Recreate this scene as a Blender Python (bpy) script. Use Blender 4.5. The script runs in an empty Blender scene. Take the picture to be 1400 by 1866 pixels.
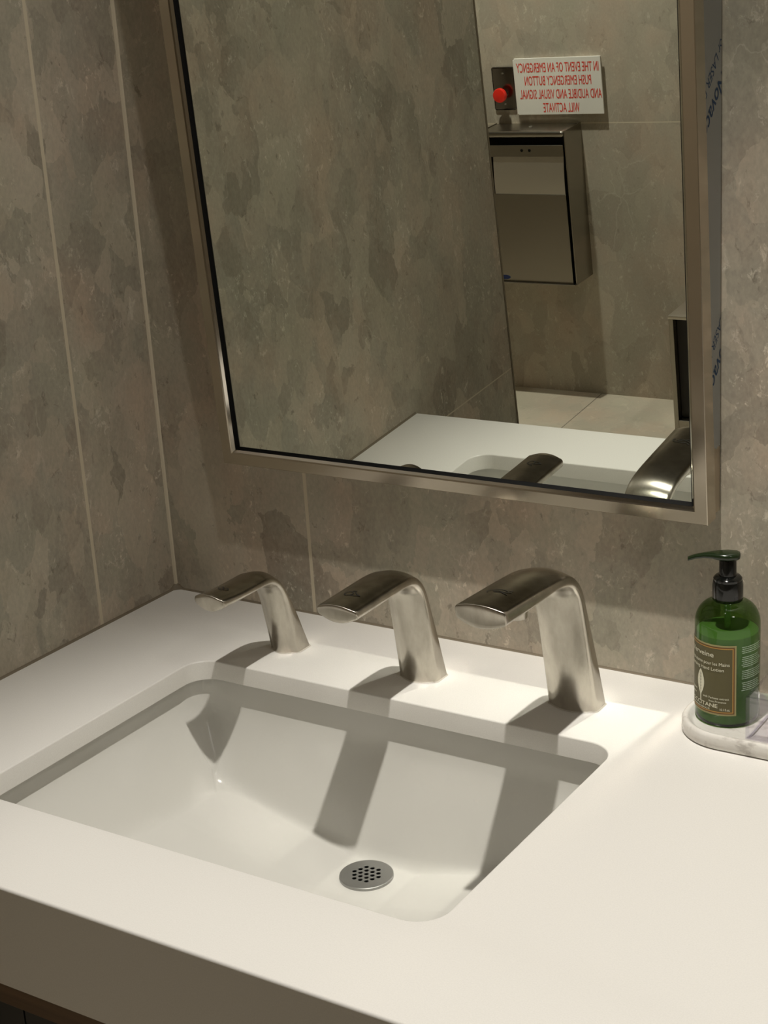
import bpy, bmesh, math, random
from mathutils import Vector, Matrix
random.seed(4)
sc = bpy.context.scene
COL = sc.collection
PI = math.pi

# ------------------------------------------------------------------ camera
cam_d = bpy.data.cameras.new('camera')
cam = bpy.data.objects.new('camera', cam_d); COL.objects.link(cam)
CR = Vector((0.8401370324, 0.5388050444, -0.0621199723))
CU = Vector((-0.1188956849, 0.2947049586, 0.9481628571))
CF = Vector((-0.5291819941, 0.7892009323, -0.3116541441))
CP = Vector((1.1470969452, -1.2786143452, 0.6320970593))
m = Matrix.Identity(4)
for i in range(3):
    m[i][0] = CR[i]; m[i][1] = CU[i]; m[i][2] = -CF[i]; m[i][3] = CP[i]
cam.matrix_world = m
cam_d.sensor_fit = 'VERTICAL'; cam_d.sensor_height = 36.0
cam_d.lens = 2912.522 / 1866 * 36.0
cam_d.clip_start = 0.02
sc.camera = cam

# ------------------------------------------------------------------ look
sc.view_settings.view_transform = 'Standard'
sc.view_settings.look = 'None'
sc.view_settings.gamma = 1.0
sc.view_settings.use_curve_mapping = False
sc.view_settings.exposure = 0.0
cy = sc.cycles
cy.use_guiding = True
cy.use_surface_guiding = True
cy.guiding_training_samples = 64
cy.sample_clamp_indirect = 0.0
cy.caustics_reflective = True
cy.blur_glossy = 0.0
cy.use_adaptive_sampling = True
cy.adaptive_threshold = 0.025
cy.max_bounces = 9
cy.transparent_max_bounces = 32
cy.diffuse_bounces = 4

# ------------------------------------------------------------------ world and lamps
CEIL = 1.50
FLOOR = -0.86
w = bpy.data.worlds.new('world'); sc.world = w; w.use_nodes = True
w.node_tree.nodes['Background'].inputs[0].default_value = (0.02, 0.019, 0.017, 1)
WARM = (1.0, 0.955, 0.87)
DOWNLIGHTS_AND_FILLS = [
    # x, y, watts, cone deg, blend, radius, spill watts, label
    (0.66, -0.43, 67.0, 55, 0.75, 0.013, 13.0, 'round recessed ceiling downlight above the washbasin counter'),
    (-0.84, -2.16, 84.0, 100, 0.8, 0.022, 0, 'round recessed ceiling downlight in front of the towel dispenser'),
    (0.45, -2.20, 15.0, 100, 0.8, 0.03, 0, 'unseen fill lamp added at the ceiling in the middle of the room'),  # added fill: lifts the room and the counter's front face
    (1.50, -0.75, 10.0, 165, 0.9, 0.12, 0, 'unseen soft fill lamp added at the ceiling by the right wall'),  # added soft fill to brighten the left wall, no known fitting here
]

# ------------------------------------------------------------------ helpers
def link(name, me, parent=None):
    o = bpy.data.objects.new(name, me); COL.objects.link(o)
    if parent is not None: o.parent = parent
    return o

def base_of(parent):
    v = Vector((0, 0, 0)); p = parent
    while p is not None:
        v += p.location; p = p.parent
    return v

def finish(bm, name, mats, parent=None, smooth=40, origin=None):
    """link a bmesh built in room coordinates as one mesh object"""
    off = base_of(parent)
    if origin is not None: off = off + (Vector(origin) - off)
    bmesh.ops.translate(bm, verts=bm.verts, vec=-off)
    me = bpy.data.meshes.new(name)
    bm.normal_update()
    bm.to_mesh(me); bm.free()
    for mt in (mats if isinstance(mats, (list, tuple)) else [mats]): me.materials.append(mt)
    if smooth:
        me.shade_smooth()
        me.set_sharp_from_angle(angle=math.radians(smooth))
    o = link(name, me, parent)
    o.location = off - base_of(parent)
    return o

def thing(name, label, cat, loc, group=None):
    o = bpy.data.objects.new(name, None); COL.objects.link(o)
    o.empty_display_size = 0.05
    o.location = loc
    o['label'] = label; o['category'] = cat
    if group: o['group'] = group
    return o

def tag(o, label, cat, group=None):
    o['label'] = label; o['category'] = cat
    if group: o['group'] = group
    return o

def struct(o):
    o['kind'] = 'structure'; return o

def box(bm, a, b, bevel=0.0, seg=2):
    g = bmesh.ops.create_cube(bm, size=1.0)
    vs = g['verts']
    for v in vs:
        v.co = Vector([(a[i] + b[i]) / 2 + v.co[i] * (b[i] - a[i]) for i in range(3)])
    if bevel:
        es = list({e for v in vs for e in v.link_edges})
        bmesh.ops.bevel(bm, geom=es, offset=bevel, segments=seg, profile=0.5, affect='EDGES')
    return vs

def rings(bm, loops, closed=True, cap0=False, cap1=False):
    R = [[bm.verts.new(p) for p in lp] for lp in loops]
    n = len(R[0])
    for i in range(len(R) - 1):
        for j in range(n if closed else n - 1):
            k = (j + 1) % n
            bm.faces.new((R[i][j], R[i][k], R[i + 1][k], R[i + 1][j]))
    if cap0: bm.faces.new(R[0][::-1])
    if cap1: bm.faces.new(R[-1])
    return R

def lathe(bm, prof, c=(0, 0, 0), n=48, cap0=True, cap1=True):
    loops = []
    for r, z in prof:
        loops.append([(c[0] + r * math.cos(2 * PI * i / n), c[1] + r * math.sin(2 * PI * i / n), c[2] + z) for i in range(n)])
    return rings(bm, loops, True, cap0, cap1)

def disc_at(bm, center, normal, r, h, n=24, r2=None):
    """short cylinder whose base is at center, rising along normal"""
    nrm = Vector(normal).normalized()
    a = nrm.orthogonal().normalized(); b = nrm.cross(a)
    c = Vector(center); r2 = r if r2 is None else r2
    l0 = [c + a * r * math.cos(2 * PI * i / n) + b * r * math.sin(2 * PI * i / n) for i in range(n)]
    l1 = [c + nrm * h + a * r2 * math.cos(2 * PI * i / n) + b * r2 * math.sin(2 * PI * i / n) for i in range(n)]
    rings(bm, [l0, l1], True, True, True)

def text_bm(s, width=None, height=None, bold=0.0, shear=0.0, align='CENTER', extrude=0.0):
    """flat lettering in the xy plane, scaled to a width and a capital height"""
    cu = bpy.data.curves.new('lettering_source', 'FONT')
    cu.body = s; cu.size = 1.0; cu.shear = shear
    cu.align_x = align; cu.resolution_u = 3; cu.extrude = extrude
    o = bpy.data.objects.new('lettering_source', cu); COL.objects.link(o)
    bpy.context.view_layer.update()
    dg = bpy.context.evaluated_depsgraph_get()
    me = bpy.data.meshes.new_from_object(o.evaluated_get(dg))
    bpy.data.objects.remove(o); bpy.data.curves.remove(cu)
    bm = bmesh.new(); bm.from_mesh(me); bpy.data.meshes.remove(me)
    if bold:
        c0 = bm.copy()
        for k_, dx in enumerate((-bold, bold)):
            c1 = c0.copy(); bmesh.ops.translate(c1, verts=c1.verts, vec=(dx, 0, 0.00005 * (k_ + 1))); merge(bm, c1)
        c0.free()
    xs = [v.co.x for v in bm.verts]
    sx = 1.0
    if width: sx = width / (max(xs) - min(xs))
    sy = (height / 0.70) if height else sx
    if not width: sx = sy
    for v in bm.verts:
        v.co.x *= sx; v.co.y *= sy
    return bm

def merge(dst, src):
    me = bpy.data.meshes.new('tmp'); src.to_mesh(me); src.free()
    dst.from_mesh(me); bpy.data.meshes.remove(me)

# ------------------------------------------------------------------ materials
def mat(name, col=(0.8, 0.8, 0.8), rough=0.5, metal=0.0, **kw):
    mt = bpy.data.materials.new(name); mt.use_nodes = True
    b = mt.node_tree.nodes['Principled BSDF']
    b.inputs['Base Color'].default_value = (*col, 1)
    b.inputs['Roughness'].default_value = rough
    b.inputs['Metallic'].default_value = metal
    for k, v in kw.items():
        b.inputs[k.replace('_', ' ')].default_value = v
    return mt

class NT:
    def __init__(s, mt):
        s.t = mt.node_tree; s.b = s.t.nodes['Principled BSDF']
        s.pos = s.t.nodes.new('ShaderNodeTexCoord').outputs['Object']
    def new(s, t, **kw):
        n = s.t.nodes.new(t)
        for k, v in kw.items(): setattr(n, k, v)
        return n
    def link(s, a, b): s.t.links.new(a, b)
    def mapping(s, scale=(1, 1, 1), rot=(0, 0, 0), loc=(0, 0, 0), src=None):
        n = s.new('ShaderNodeMapping'); n.inputs['Scale'].default_value = scale
        n.inputs['Rotation'].default_value = rot; n.inputs['Location'].default_value = loc
        s.link(src or s.pos, n.inputs['Vector']); return n.outputs[0]
    def noise(s, vec, scale, detail=4, rough=0.55, out='Fac'):
        n = s.new('ShaderNodeTexNoise'); n.inputs['Scale'].default_value = scale
        n.inputs['Detail'].default_value = detail; n.inputs['Roughness'].default_value = rough
        s.link(vec, n.inputs['Vector']); return n.outputs[out]
    def ramp(s, fac, stops, interp='LINEAR'):
        n = s.new('ShaderNodeValToRGB'); cr = n.color_ramp; cr.interpolation = interp
        while len(cr.elements) < len(stops): cr.elements.new(0.5)
        for e, (p, c) in zip(cr.elements, stops):
            e.position = p
            e.color = (*c, 1) if isinstance(c, (tuple, list)) else (c, c, c, 1)
        s.link(fac, n.inputs['Fac']); return n.outputs['Color']
    def mix(s, fac, a, b, mode='MIX'):
        n = s.new('ShaderNodeMix', data_type='RGBA', blend_type=mode)
        def put(sock, v):
            if hasattr(v, 'is_linked') or hasattr(v, 'links'): s.link(v, sock)
            elif isinstance(v, (tuple, list)): sock.default_value = (*v, 1)
            else: sock.default_value = v
        put(n.inputs[0], fac); put(n.inputs[6], a); put(n.inputs[7], b)
        return n.outputs[2]
    def math(s, op, a, b=None, c=None):
        n = s.new('ShaderNodeMath', operation=op)
        for i, v in enumerate((a, b, c)):
            if v is None: continue
            if isinstance(v, (int, float)): n.inputs[i].default_value = v
            else: s.link(v, n.inputs[i])
        return n.outputs[0]
    def sep(s):
        n = s.new('ShaderNodeSeparateXYZ'); s.link(s.pos, n.inputs[0]); return n.outputs
    def bump(s, h, strength=0.1, dist=0.001):
        n = s.new('ShaderNodeBump'); n.inputs['Strength'].default_value = strength
        n.inputs['Distance'].default_value = dist
        s.link(h, n.inputs['Height']); s.link(n.outputs[0], s.b.inputs['Normal'])

def tile_material(name, gain=1.0, joints=(), grout=(0.62, 0.55, 0.42), tint=(1, 1, 1), seed=0.0, contrast=1.0, patch=1.0, rough=0.42, flecks=1.0):
    """breccia-look porcelain: flaky patches of close greys and browns, pale flecks, thin grout joints"""
    mt = mat(name, rough=rough); n = NT(mt)
    vec = n.mapping(scale=(1, 1, 0.66), rot=(0.45, 0.45, 0.5), loc=(seed, seed * 0.7, seed * 1.3))
    warp = n.noise(vec, 9 * patch, 3, 0.6, 'Color')
    add = n.new('ShaderNodeVectorMath', operation='MULTIPLY_ADD')
    n.link(warp, add.inputs[0]); add.inputs[1].default_value = (0.045, 0.045, 0.045); n.link(vec, add.inputs[2])
    warp2 = n.noise(vec, 60 * patch, 3, 0.6, 'Color')
    add2 = n.new('ShaderNodeVectorMath', operation='MULTIPLY_ADD')
    n.link(warp2, add2.inputs[0]); add2.inputs[1].default_value = (0.020, 0.020, 0.020); n.link(add.outputs[0], add2.inputs[2])
    wv = add2.outputs[0]
    def vor(scale, feature='F1', out='Color'):
        v = n.new('ShaderNodeTexVoronoi', feature=feature); v.inputs['Scale'].default_value = scale
        n.link(wv, v.inputs['Vector']); return v.outputs[out]
    def g(c): return tuple(min(1, c[i] * gain * tint[i]) for i in range(3))
    k = contrast
    mid = (0.432, 0.388, 0.314)
    def tone(d): return g(tuple(mid[i] * (1 + (d[i]) * k) for i in range(3)))
    dark, cool, warm, light = tone((-0.38, -0.39, -0.40)), tone((-0.14, -0.11, -0.12)), tone((0.10, 0.06, 0.03)), tone((0.24, 0.23, 0.22))
    sx = n.new('ShaderNodeSeparateColor'); n.link(vor(17 * patch), sx.inputs[0])
    c1 = n.ramp(sx.outputs[0], [(0, dark), (0.12, tone((-0.25, -0.25, -0.26))), (0.3, cool), (0.55, tone((0, 0, 0))), (0.8, warm), (1.0, light)])
    sy = n.new('ShaderNodeSeparateColor'); n.link(vor(38 * patch), sy.inputs[0])
    c2 = n.ramp(sy.outputs[1], [(0, dark), (0.4, tone((-0.1, -0.07, -0.06))), (0.7, warm), (1.0, light)])
    big = n.noise(vec, 5 * patch, 3, 0.6)
    c = n.mix(n.ramp(big, [(0.40, 0.0), (0.60, 0.8)]), c1, c2)
    cloud = n.noise(wv, 16 * patch, 5, 0.62)
    c = n.mix(0.25, c, n.ramp(cloud, [(0.3, dark), (0.5, tone((0, 0, 0))), (0.72, light)]))
    # fine grain
    grain = n.noise(vec, 260, 3, 0.6)
    c = n.mix(0.35, c, n.ramp(grain, [(0.25, tone((-0.2, -0.2, -0.2))), (0.75, tone((0.22, 0.2, 0.18)))]))
    # pale flecks and hairline veins
    fl = n.noise(wv, 42 * patch, 7, 0.75)
    flm = n.ramp(fl, [(0.60, 0.0), (0.67, 0.75 * flecks)])
    c = n.mix(flm, c, g((0.66, 0.60, 0.50)))
    f2 = n.ramp(n.noise(wv, 130 * patch, 4, 0.7), [(0.575, 0.0), (0.67, 0.75 * flecks)])
    f2 = n.math('MULTIPLY', f2, n.ramp(n.noise(vec, 17 * patch, 3), [(0.48, 0.0), (0.60, 1.0)]))
    c = n.mix(f2, c, g((0.74, 0.68, 0.56)))
    dk = n.ramp(n.noise(wv, 75 * patch, 4, 0.7), [(0.30, 0.6), (0.38, 0.0)])
    c = n.mix(dk, c, dark)
    e = vor(15 * patch, 'DISTANCE_TO_EDGE', 'Distance')
    em = n.ramp(e, [(0.0, 1.0), (0.014, 0.0)])
    emask = n.math('MULTIPLY', em, n.ramp(n.noise(vec, 12 * patch, 2), [(0.52, 0.0), (0.72, 0.55)]))
    c = n.mix(emask, c, g((0.60, 0.54, 0.45)))
    hue = n.noise(n.mapping(scale=(1, 1, 0.7), loc=(seed + 3, 1, 2)), 9 * patch, 4, 0.6)
    c = n.mix(1.0, c, n.ramp(hue, [(0.36, (1.05, 0.985, 0.965)), (0.5, (1.0, 1.0, 1.0)), (0.64, (0.965, 0.995, 0.98))]), 'MULTIPLY')
    P = n.sep()
    for ax, at, half in joints:
        d = n.math('ABSOLUTE', n.math('SUBTRACT', P['XYZ'.index(ax)], at))
        c = n.mix(n.math('LESS_THAN', d, half), c, g(grout))
    n.link(c, n.b.inputs['Base Color'])
    n.b.inputs['Specular IOR Level'].default_value = 0.35
    n.bump(cloud, 0.08, 0.0008)
    return mt

def brushed(name, col=(0.60, 0.56, 0.50), rough=0.3, axis_scale=(4, 4, 400), stain=0.0):
    mt = mat(name, col, rough, 1.0); n = NT(mt)
    f = n.noise(n.mapping(scale=axis_scale), 1.0, 3, 0.6)
    r = n.ramp(f, [(0.2, rough * 0.8), (0.8, rough * 1.25)])
    if stain:
        s2 = n.noise(n.mapping(scale=(1, 1, 0.35)), 70, 5, 0.65)
        r = n.mix(n.ramp(s2, [(0.45, 0.0), (0.62, 1.0)]), r, (rough + stain,) * 3)
    n.link(r, n.b.inputs['Roughness'])
    return mt

M = {}
M['tile_back'] = tile_material('tile_back', 1.0, [('X', 0.1926, 0.0021)], seed=1.3, contrast=1.55)
M['tile_left'] = tile_material('tile_left', 1.0, [('Y', -0.1237, 0.0023), ('Z', -0.036, 0.0010)], seed=4.1, contrast=1.55)
M['tile_rear'] = tile_material('tile_rear', 1.0, [('Z', -0.091, 0.0014)], seed=8.2, contrast=0.95, patch=0.6, flecks=0.6)
M['tile_plain'] = tile_material('tile_plain', 1.0, [], seed=11.0, contrast=0.6, patch=0.6)
M['tile_floor'] = tile_material('tile_floor', 1.35, [('X', -0.779, 0.0016), ('X', 0.421, 0.0016), ('Y', -1.9, 0.0016)], grout=(0.17, 0.15, 0.12), seed=15.0, contrast=0.4, patch=0.6, rough=0.55, flecks=0.3)
M['ceiling'] = mat('ceiling_paint', (0.22, 0.205, 0.18), 0.9)
M['solid_surface'] = mat('solid_surface', (0.80, 0.785, 0.755), 0.32)
nt = NT(M['solid_surface'])
sp = nt.noise(nt.pos, 900, 2, 0.5)
nt.link(nt.ramp(sp, [(0.3, (0.775, 0.757, 0.722)), (0.7, (0.825, 0.807, 0.772))]), nt.b.inputs['Base Color'])
M['china'] = mat('vitreous_china', (0.70, 0.69, 0.65), 0.12)
M['seam'] = mat('seam_sealant', (0.46, 0.44, 0.39), 0.6)
M['caulk'] = mat('caulk', (0.20, 0.165, 0.115), 0.7)
M['chrome'] = mat('chrome', (0.62, 0.62, 0.60), 0.12, 1.0)
M['grate'] = mat('drain_steel', (0.36, 0.36, 0.345), 0.42, 0.85)
M['steel'] = mat('brushed_steel', (0.56, 0.525, 0.465), 0.27, 1.0, Anisotropic=0.8, Anisotropic_Rotation=0.25)
n_ = NT(M['steel'])
st_ = n_.noise(n_.mapping(scale=(1, 1, 0.3)), 60, 5, 0.65)
n_.link(n_.ramp(st_, [(0.35, (0.43, 0.40, 0.345)), (0.65, (0.56, 0.525, 0.46))]), n_.b.inputs['Base Color'])
tg_ = n_.new('ShaderNodeTangent', direction_type='RADIAL', axis='X')
n_.link(tg_.outputs[0], n_.b.inputs['Tangent'])
M['frame'] = mat('frame_steel', (0.57, 0.51, 0.42), 0.20, 1.0)
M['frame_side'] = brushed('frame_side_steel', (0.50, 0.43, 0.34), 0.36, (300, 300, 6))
M['lip'] = mat('polished_lip', (0.66, 0.62, 0.55), 0.10, 1.0)
M['disp'] = mat('dispenser_steel', (0.38, 0.352, 0.30), 0.26, 1.0)
M['mirror'] = mat('mirror_silver', (0.85, 0.885, 0.815), 0.0, 1.0)
M['black'] = mat('black_gasket', (0.005, 0.005, 0.005), 0.7, Specular_IOR_Level=0.1)
M['black_plastic'] = mat('black_plastic', (0.004, 0.0045, 0.004), 0.12)
M['dark_void'] = mat('dark_interior', (0.012, 0.011, 0.009), 0.8)
M['film'] = mat('protective_film', (0.29, 0.295, 0.28), 0.5)
M['film_ink'] = mat('film_ink', (0.010, 0.045, 0.12), 0.6)
M['wood'] = mat('walnut_edge', (0.12, 0.062, 0.022), 0.5)
n_ = NT(M['wood'])
n_.link(n_.ramp(n_.noise(n_.mapping(scale=(4, 120, 120)), 1.0, 4), [(0.3, (0.085, 0.045, 0.016)), (0.7, (0.15, 0.08, 0.03))]), n_.b.inputs['Base Color'])
M['laminate'] = mat('black_laminate', (0.012, 0.010, 0.008), 0.45)
M['sign_white'] = mat('sign_white', (0.82, 0.80, 0.74), 0.45)
M['sign_red'] = mat('sign_red', (0.74, 0.055, 0.03), 0.5)
M['red_plastic'] = mat('red_plastic', (0.75, 0.025, 0.012), 0.3)
M['plate'] = mat('polished_plate', (0.24, 0.22, 0.20), 0.2, 1.0)
M['blue'] = mat('blue_badge', (0.012, 0.025, 0.10), 0.4)
M['emblem'] = mat('etched_emblem', (0.035, 0.033, 0.028), 0.45, 0.6)
M['can_white'] = mat('downlight_trim', (0.6, 0.58, 0.54), 0.5)
M['marble'] = mat('white_marble', (0.78, 0.755, 0.71), 0.22)
n_ = NT(M['marble'])
wv_ = n_.noise(n_.mapping(scale=(1, 1.6, 2)), 26, 5, 0.65)
n_.link(n_.ramp(wv_, [(0.36, (0.52, 0.49, 0.45)), (0.44, (0.76, 0.73, 0.68)), (0.60, (0.82, 0.80, 0.755))]), n_.b.inputs['Base Color'])
M['label'] = mat('label_olive', (0.105, 0.090, 0.034), 0.55)
M['label_edge'] = mat('label_clear_edge', (0.36, 0.32, 0.14), 0.5)
M['gold'] = mat('label_gold', (0.46, 0.26, 0.06), 0.5)
M['label_ink'] = mat('label_ink', (0.78, 0.76, 0.60), 0.55)
M['pale_ink'] = mat('pale_print', (0.52, 0.66, 0.50), 0.55)
M['lotion'] = mat('lotion', (0.36, 0.45, 0.34), 0.4)
M['lens'] = mat('lamp_lens', (0.9, 0.9, 0.85), 0.4)
M['lens'].node_tree.nodes['Principled BSDF'].inputs['Emission Color'].default_value = (1, 0.9, 0.75, 1)
M['lens'].node_tree.nodes['Principled BSDF'].inputs['Emission Strength'].default_value = 2.0

def thin_clear(name, tint, gloss=0.06, rough=0.02, edge=(1, 1, 1)):
    """a thin clear wall: tinted straight-through light plus a fresnel gloss"""
    mt = bpy.data.materials.new(name); mt.use_nodes = True
    t = mt.node_tree; t.nodes.clear()
    out = t.nodes.new('ShaderNodeOutputMaterial')
    tr = t.nodes.new('ShaderNodeBsdfTransparent'); tr.inputs[0].default_value = (*tint, 1)
    gl = t.nodes.new('ShaderNodeBsdfGlossy'); gl.inputs['Roughness'].default_value = rough
    gl.inputs['Color'].default_value = (*edge, 1)
    lw = t.nodes.new('ShaderNodeFresnel'); lw.inputs['IOR'].default_value = 1.45
    mx = t.nodes.new('ShaderNodeMixShader')
    gm = t.nodes.new('ShaderNodeNewGeometry')
    fm = t.nodes.new('ShaderNodeMath'); fm.operation = 'MULTIPLY'
    iv = t.nodes.new('ShaderNodeMath'); iv.operation = 'SUBTRACT'; iv.inputs[0].default_value = 1.0
    t.links.new(gm.outputs['Backfacing'], iv.inputs[1])
    t.links.new(lw.outputs[0], fm.inputs[0]); t.links.new(iv.outputs[0], fm.inputs[1])
    t.links.new(fm.outputs[0], mx.inputs[0])
    t.links.new(tr.outputs[0], mx.inputs[1]); t.links.new(gl.outputs[0], mx.inputs[2])
    t.links.new(mx.outputs[0], out.inputs[0])
    return mt
M['bottle_green'] = thin_clear('bottle_green', (0.31, 0.46, 0.19))
M['acrylic'] = thin_clear('clear_acrylic', (0.96, 0.955, 0.97))
M['acrylic_edge'] = thin_clear('acrylic_edge', (0.86, 0.85, 0.89))

# ------------------------------------------------------------------ the room
XL, XR, YR, WE = -1.75, 1.95, -2.6815, -0.836
def slab(name, a, b, mt):
    bm = bmesh.new(); box(bm, a, b)
    return struct(finish(bm, name, mt, smooth=0))
slab('floor', (XL - .1, YR - .1, FLOOR - .1), (XR + .1, 0.1, FLOOR), M['tile_floor'])
slab('ceiling', (XL - .1, YR - .1, CEIL), (XR + .1, 0.1, CEIL + .1), M['ceiling'])
slab('wall_back', (0, 0, FLOOR), (XR + .1, 0.1, CEIL), M['tile_back'])
slab('wall_left', (XL - .1, WE, FLOOR), (0, 0.1, CEIL), M['tile_left'])
slab('wall_rear', (XL - .1, YR - .1, FLOOR), (XR + .1, YR, CEIL), M['tile_rear'])
slab('wall_right', (XR, YR, FLOOR), (XR + .1, 0, CEIL), M['tile_plain'])
slab('wall_side', (XL - .1, YR, FLOOR), (XL, WE, CEIL), M['tile_plain'])
# metal corner bead at the free end of the left wall
bm = bmesh.new(); box(bm, (-0.006, WE - 0.0012, FLOOR), (0.0012, WE + 0.0022, CEIL))
struct(finish(bm, 'trim_1', M['caulk'], smooth=0))
# grout bead down the inside corner, caulk where the counter meets the walls
bm = bmesh.new()
rings(bm, [[(0, -0.0028, z), (0.0018, -0.0018, z), (0.0028, 0, z), (0, 0, z)] for z in (0.0005, CEIL)], True, True, True)
mg = mat('corner_grout', (0.62, 0.55, 0.42), 0.8)
struct(finish(bm, 'trim_2', mg, smooth=0))
bm = bmesh.new()
rings(bm, [[(0, y, 0.0022), (0.0007, y, 0.0007), (0.0022, y, 0), (0, y, 0)] for y in (-0.558, 0)], True, True, True)
rings(bm, [[(x, 0, 0.0018), (x, -0.0006, 0.0006), (x, -0.0018, 0), (x, 0, 0)] for x in (0, XR)], True, True, True)
# rounded dab of caulk in the back corner
cc = []
for z, r in ((0.0, 0.016), (0.003, 0.009), (0.006, 0.005)):
    cc.append([(0, 0, z)] + [(r - r * math.sin(a), -(r - r * math.cos(a)), z) for a in [i * PI / 16 for i in range(9)]])
rings(bm, cc, True, False, True)
struct(finish(bm, 'trim_3', M['caulk'], smooth=50))

# recessed downlights, and two added fill lamps in the same fittings
for i, (x, y, watts, cone, blend, rad, spill, lab) in enumerate(DOWNLIGHTS_AND_FILLS):
    t = thing('downlight', lab, 'ceiling light', (x, y, CEIL), 'recessed downlights')
    bm = bmesh.new()
    lathe(bm, [(0.055, 0.0), (0.055, -0.004), (0.050, -0.006), (0.040, -0.004), (0.038, -0.0005)], (x, y, CEIL), 40, True, False)
    finish(bm, 'trim_ring', M['can_white'], t)
    bm = bmesh.new(); lathe(bm, [(0.038, -0.0006), (0.038, -0.0012)], (x, y, CEIL), 40)
    finish(bm, 'lens', M['lens'], t)
    ld = bpy.data.lights.new('downlight_bulb', 'SPOT')
    ld.energy = watts; ld.color = WARM; ld.shadow_soft_size = rad
    ld.spot_size = math.radians(cone); ld.spot_blend = blend
    lo = bpy.data.objects.new('bulb', ld); COL.objects.link(lo); lo.parent = t
    lo.location = (0, 0, -0.035)
    if spill:   # the lamp's wide, weak spill outside its main beam
        ls = bpy.data.lights.new('downlight_spill', 'SPOT')
        ls.energy = spill; ls.color = WARM; ls.shadow_soft_size = rad
        ls.spot_size = math.radians(150); ls.spot_blend = 0.8
        so = bpy.data.objects.new('bulb', ls); COL.objects.link(so); so.parent = t
        so.location = (0, 0, -0.035)

# ------------------------------------------------------------------ countertop
D, T = 0.56, 0.0919
SL, SR, SB, SF = 0.1513, 0.6134, -0.1466, -0.4565
def rrect(x0, x1, y0, y1, r, n=10):
    pts = []
    for cx, cyy, a0 in ((x1 - r, y1 - r, 0), (x0 + r, y1 - r, PI / 2), (x0 + r, y0 + r, PI), (x1 - r, y0 + r, 1.5 * PI)):
        for i in range(n + 1):
            a = a0 + i * PI / 2 / n
            pts.append((cx + r * math.cos(a), cyy + r * math.sin(a)))
    return pts
bm = bmesh.new()
RH = 0.026; er = 0.0016; THK = 0.020
hole_loops = []
for k in range(4):
    a = k / 3 * PI / 2
    o = er * (1 - math.sin(a)); z = -er * (1 - math.cos(a))
    hole_loops.append([(p[0], p[1], z) for p in rrect(SL - o, SR + o, SF - o, SB + o, RH + o)])
hole_loops.append([(p[0], p[1], -THK) for p in rrect(SL, SR, SF, SB, RH)])
R = rings(bm, hole_loops)
cx1 = XR - 0.002
outer = [bm.verts.new(p) for p in ((0.0008, -0.0008, 0), (0.0008, -D + 0.0025, 0), (cx1, -D + 0.0025, 0), (cx1, -0.0008, 0))]
oe = [bm.edges.new((outer[i], outer[(i + 1) % 4])) for i in range(4)]
he = [e for e in bm.edges if e.verts[0] in R[0] and e.verts[1] in R[0]]
bmesh.ops.triangle_fill(bm, edges=oe + he, use_beauty=True, use_dissolve=False)
prof = []
for k in range(1, 6):
    a = k / 5 * PI / 2
    prof.append((-D + 0.0025 - 0.0025 * math.sin(a), -0.0025 + 0.0025 * math.cos(a)))
prof += [(-D, -T + 0.0012), (-D + 0.0012, -T), (-D + 0.02, -T), (-D + 0.02, -THK), (SF + 0.001 - 0.02, -THK)]
L0 = [outer[1]] + [bm.verts.new((0.0008, y, z)) for y, z in prof]
L1 = [outer[2]] + [bm.verts.new((cx1, y, z)) for y, z in prof]
for i in range(len(L0) - 1):
    bm.faces.new((L0[i], L0[i + 1], L1[i + 1], L1[i]))
# underside of the slab around the cutout
und = [bm.verts.new(p) for p in ((0.0008, -0.0008, -THK), (cx1, -0.0008, -THK))]
bmesh.ops.recalc_face_normals(bm, faces=bm.faces)
top = finish(bm, 'countertop', M['solid_surface'], smooth=35, origin=(0.95, -0.28, 0))
tag(top, 'long white solid-surface vanity countertop with a deep front edge', 'countertop')

# ------------------------------------------------------------------ undermount sink (height field)
def smin(a, b, k):
    h = max(0.0, k - abs(a - b)) / k
    return min(a, b) - h * h * k * 0.25
ZT = -0.0205
DX, DY, DZ = 0.386, -0.2125, -0.153
def lip(d, h, w_):  # steep rim under the counter, then the sloping wall
    return h * (1 - math.exp(-max(d, 0) / w_)) if d > 0 else d * 4
def depth(x, y):
    db = (SB + 0.0085) - y; dl = x - (SL - 0.0105); df = y - (SF - 0.0085); dr = (SR + 0.0085) - x
    r = 0.040   # rounded plan corners
    ex, ey = min(dl, dr), min(db, df)
    dd = r - math.hypot(r - ex, r - ey) if ex < r and ey < r else min(ex, ey)
    rim = 0.026 if ey < ex else 0.018
    if ex < r and ey < r: rim = 0.018 + 0.008 * min(1, max(0, 0.5 + (ex - ey) / r))
    p = max
    wall = lip(dd, rim, 0.0020) + smin(smin(2.3 * p(db, 0), 2.1 * p(df, 0), 0.03), smin(1.8 * p(dl, 0), 3.0 * p(dr, 0), 0.03), 0.06)
    if dd <= 0: wall = 0.0
    fl = -DZ + ZT - 0.20 * max(0.0, 0.352 - x) - 0.22 * max(0.0, x - 0.425) - 0.10 * max(0.0, -0.25 - y)
    d = smin(wall, fl, 0.013)
    return max(0.0, d)
def spaced(a, b, n, fine):
    """grid lines, denser near both ends"""
    out = []
    for i in range(n + 1):
        t = i / n
        t2 = t - fine * math.sin(2 * PI * t) / (2 * PI)
        out.append(a + (b - a) * t2)
    return out
xs = spaced(SL - 0.018, SR + 0.018, 330, 0.80); ys = spaced(SF - 0.016, SB + 0.016, 270, 0.80)
sink = thing('sink', 'white rectangular undermount washbasin set into the countertop', 'sink', (0.382, -0.30, -0.145))
bm = bmesh.new()
DR = 0.0248
grid = [[bm.verts.new((x, y, ZT - depth(x, y))) for x in xs] for y in ys]
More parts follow.
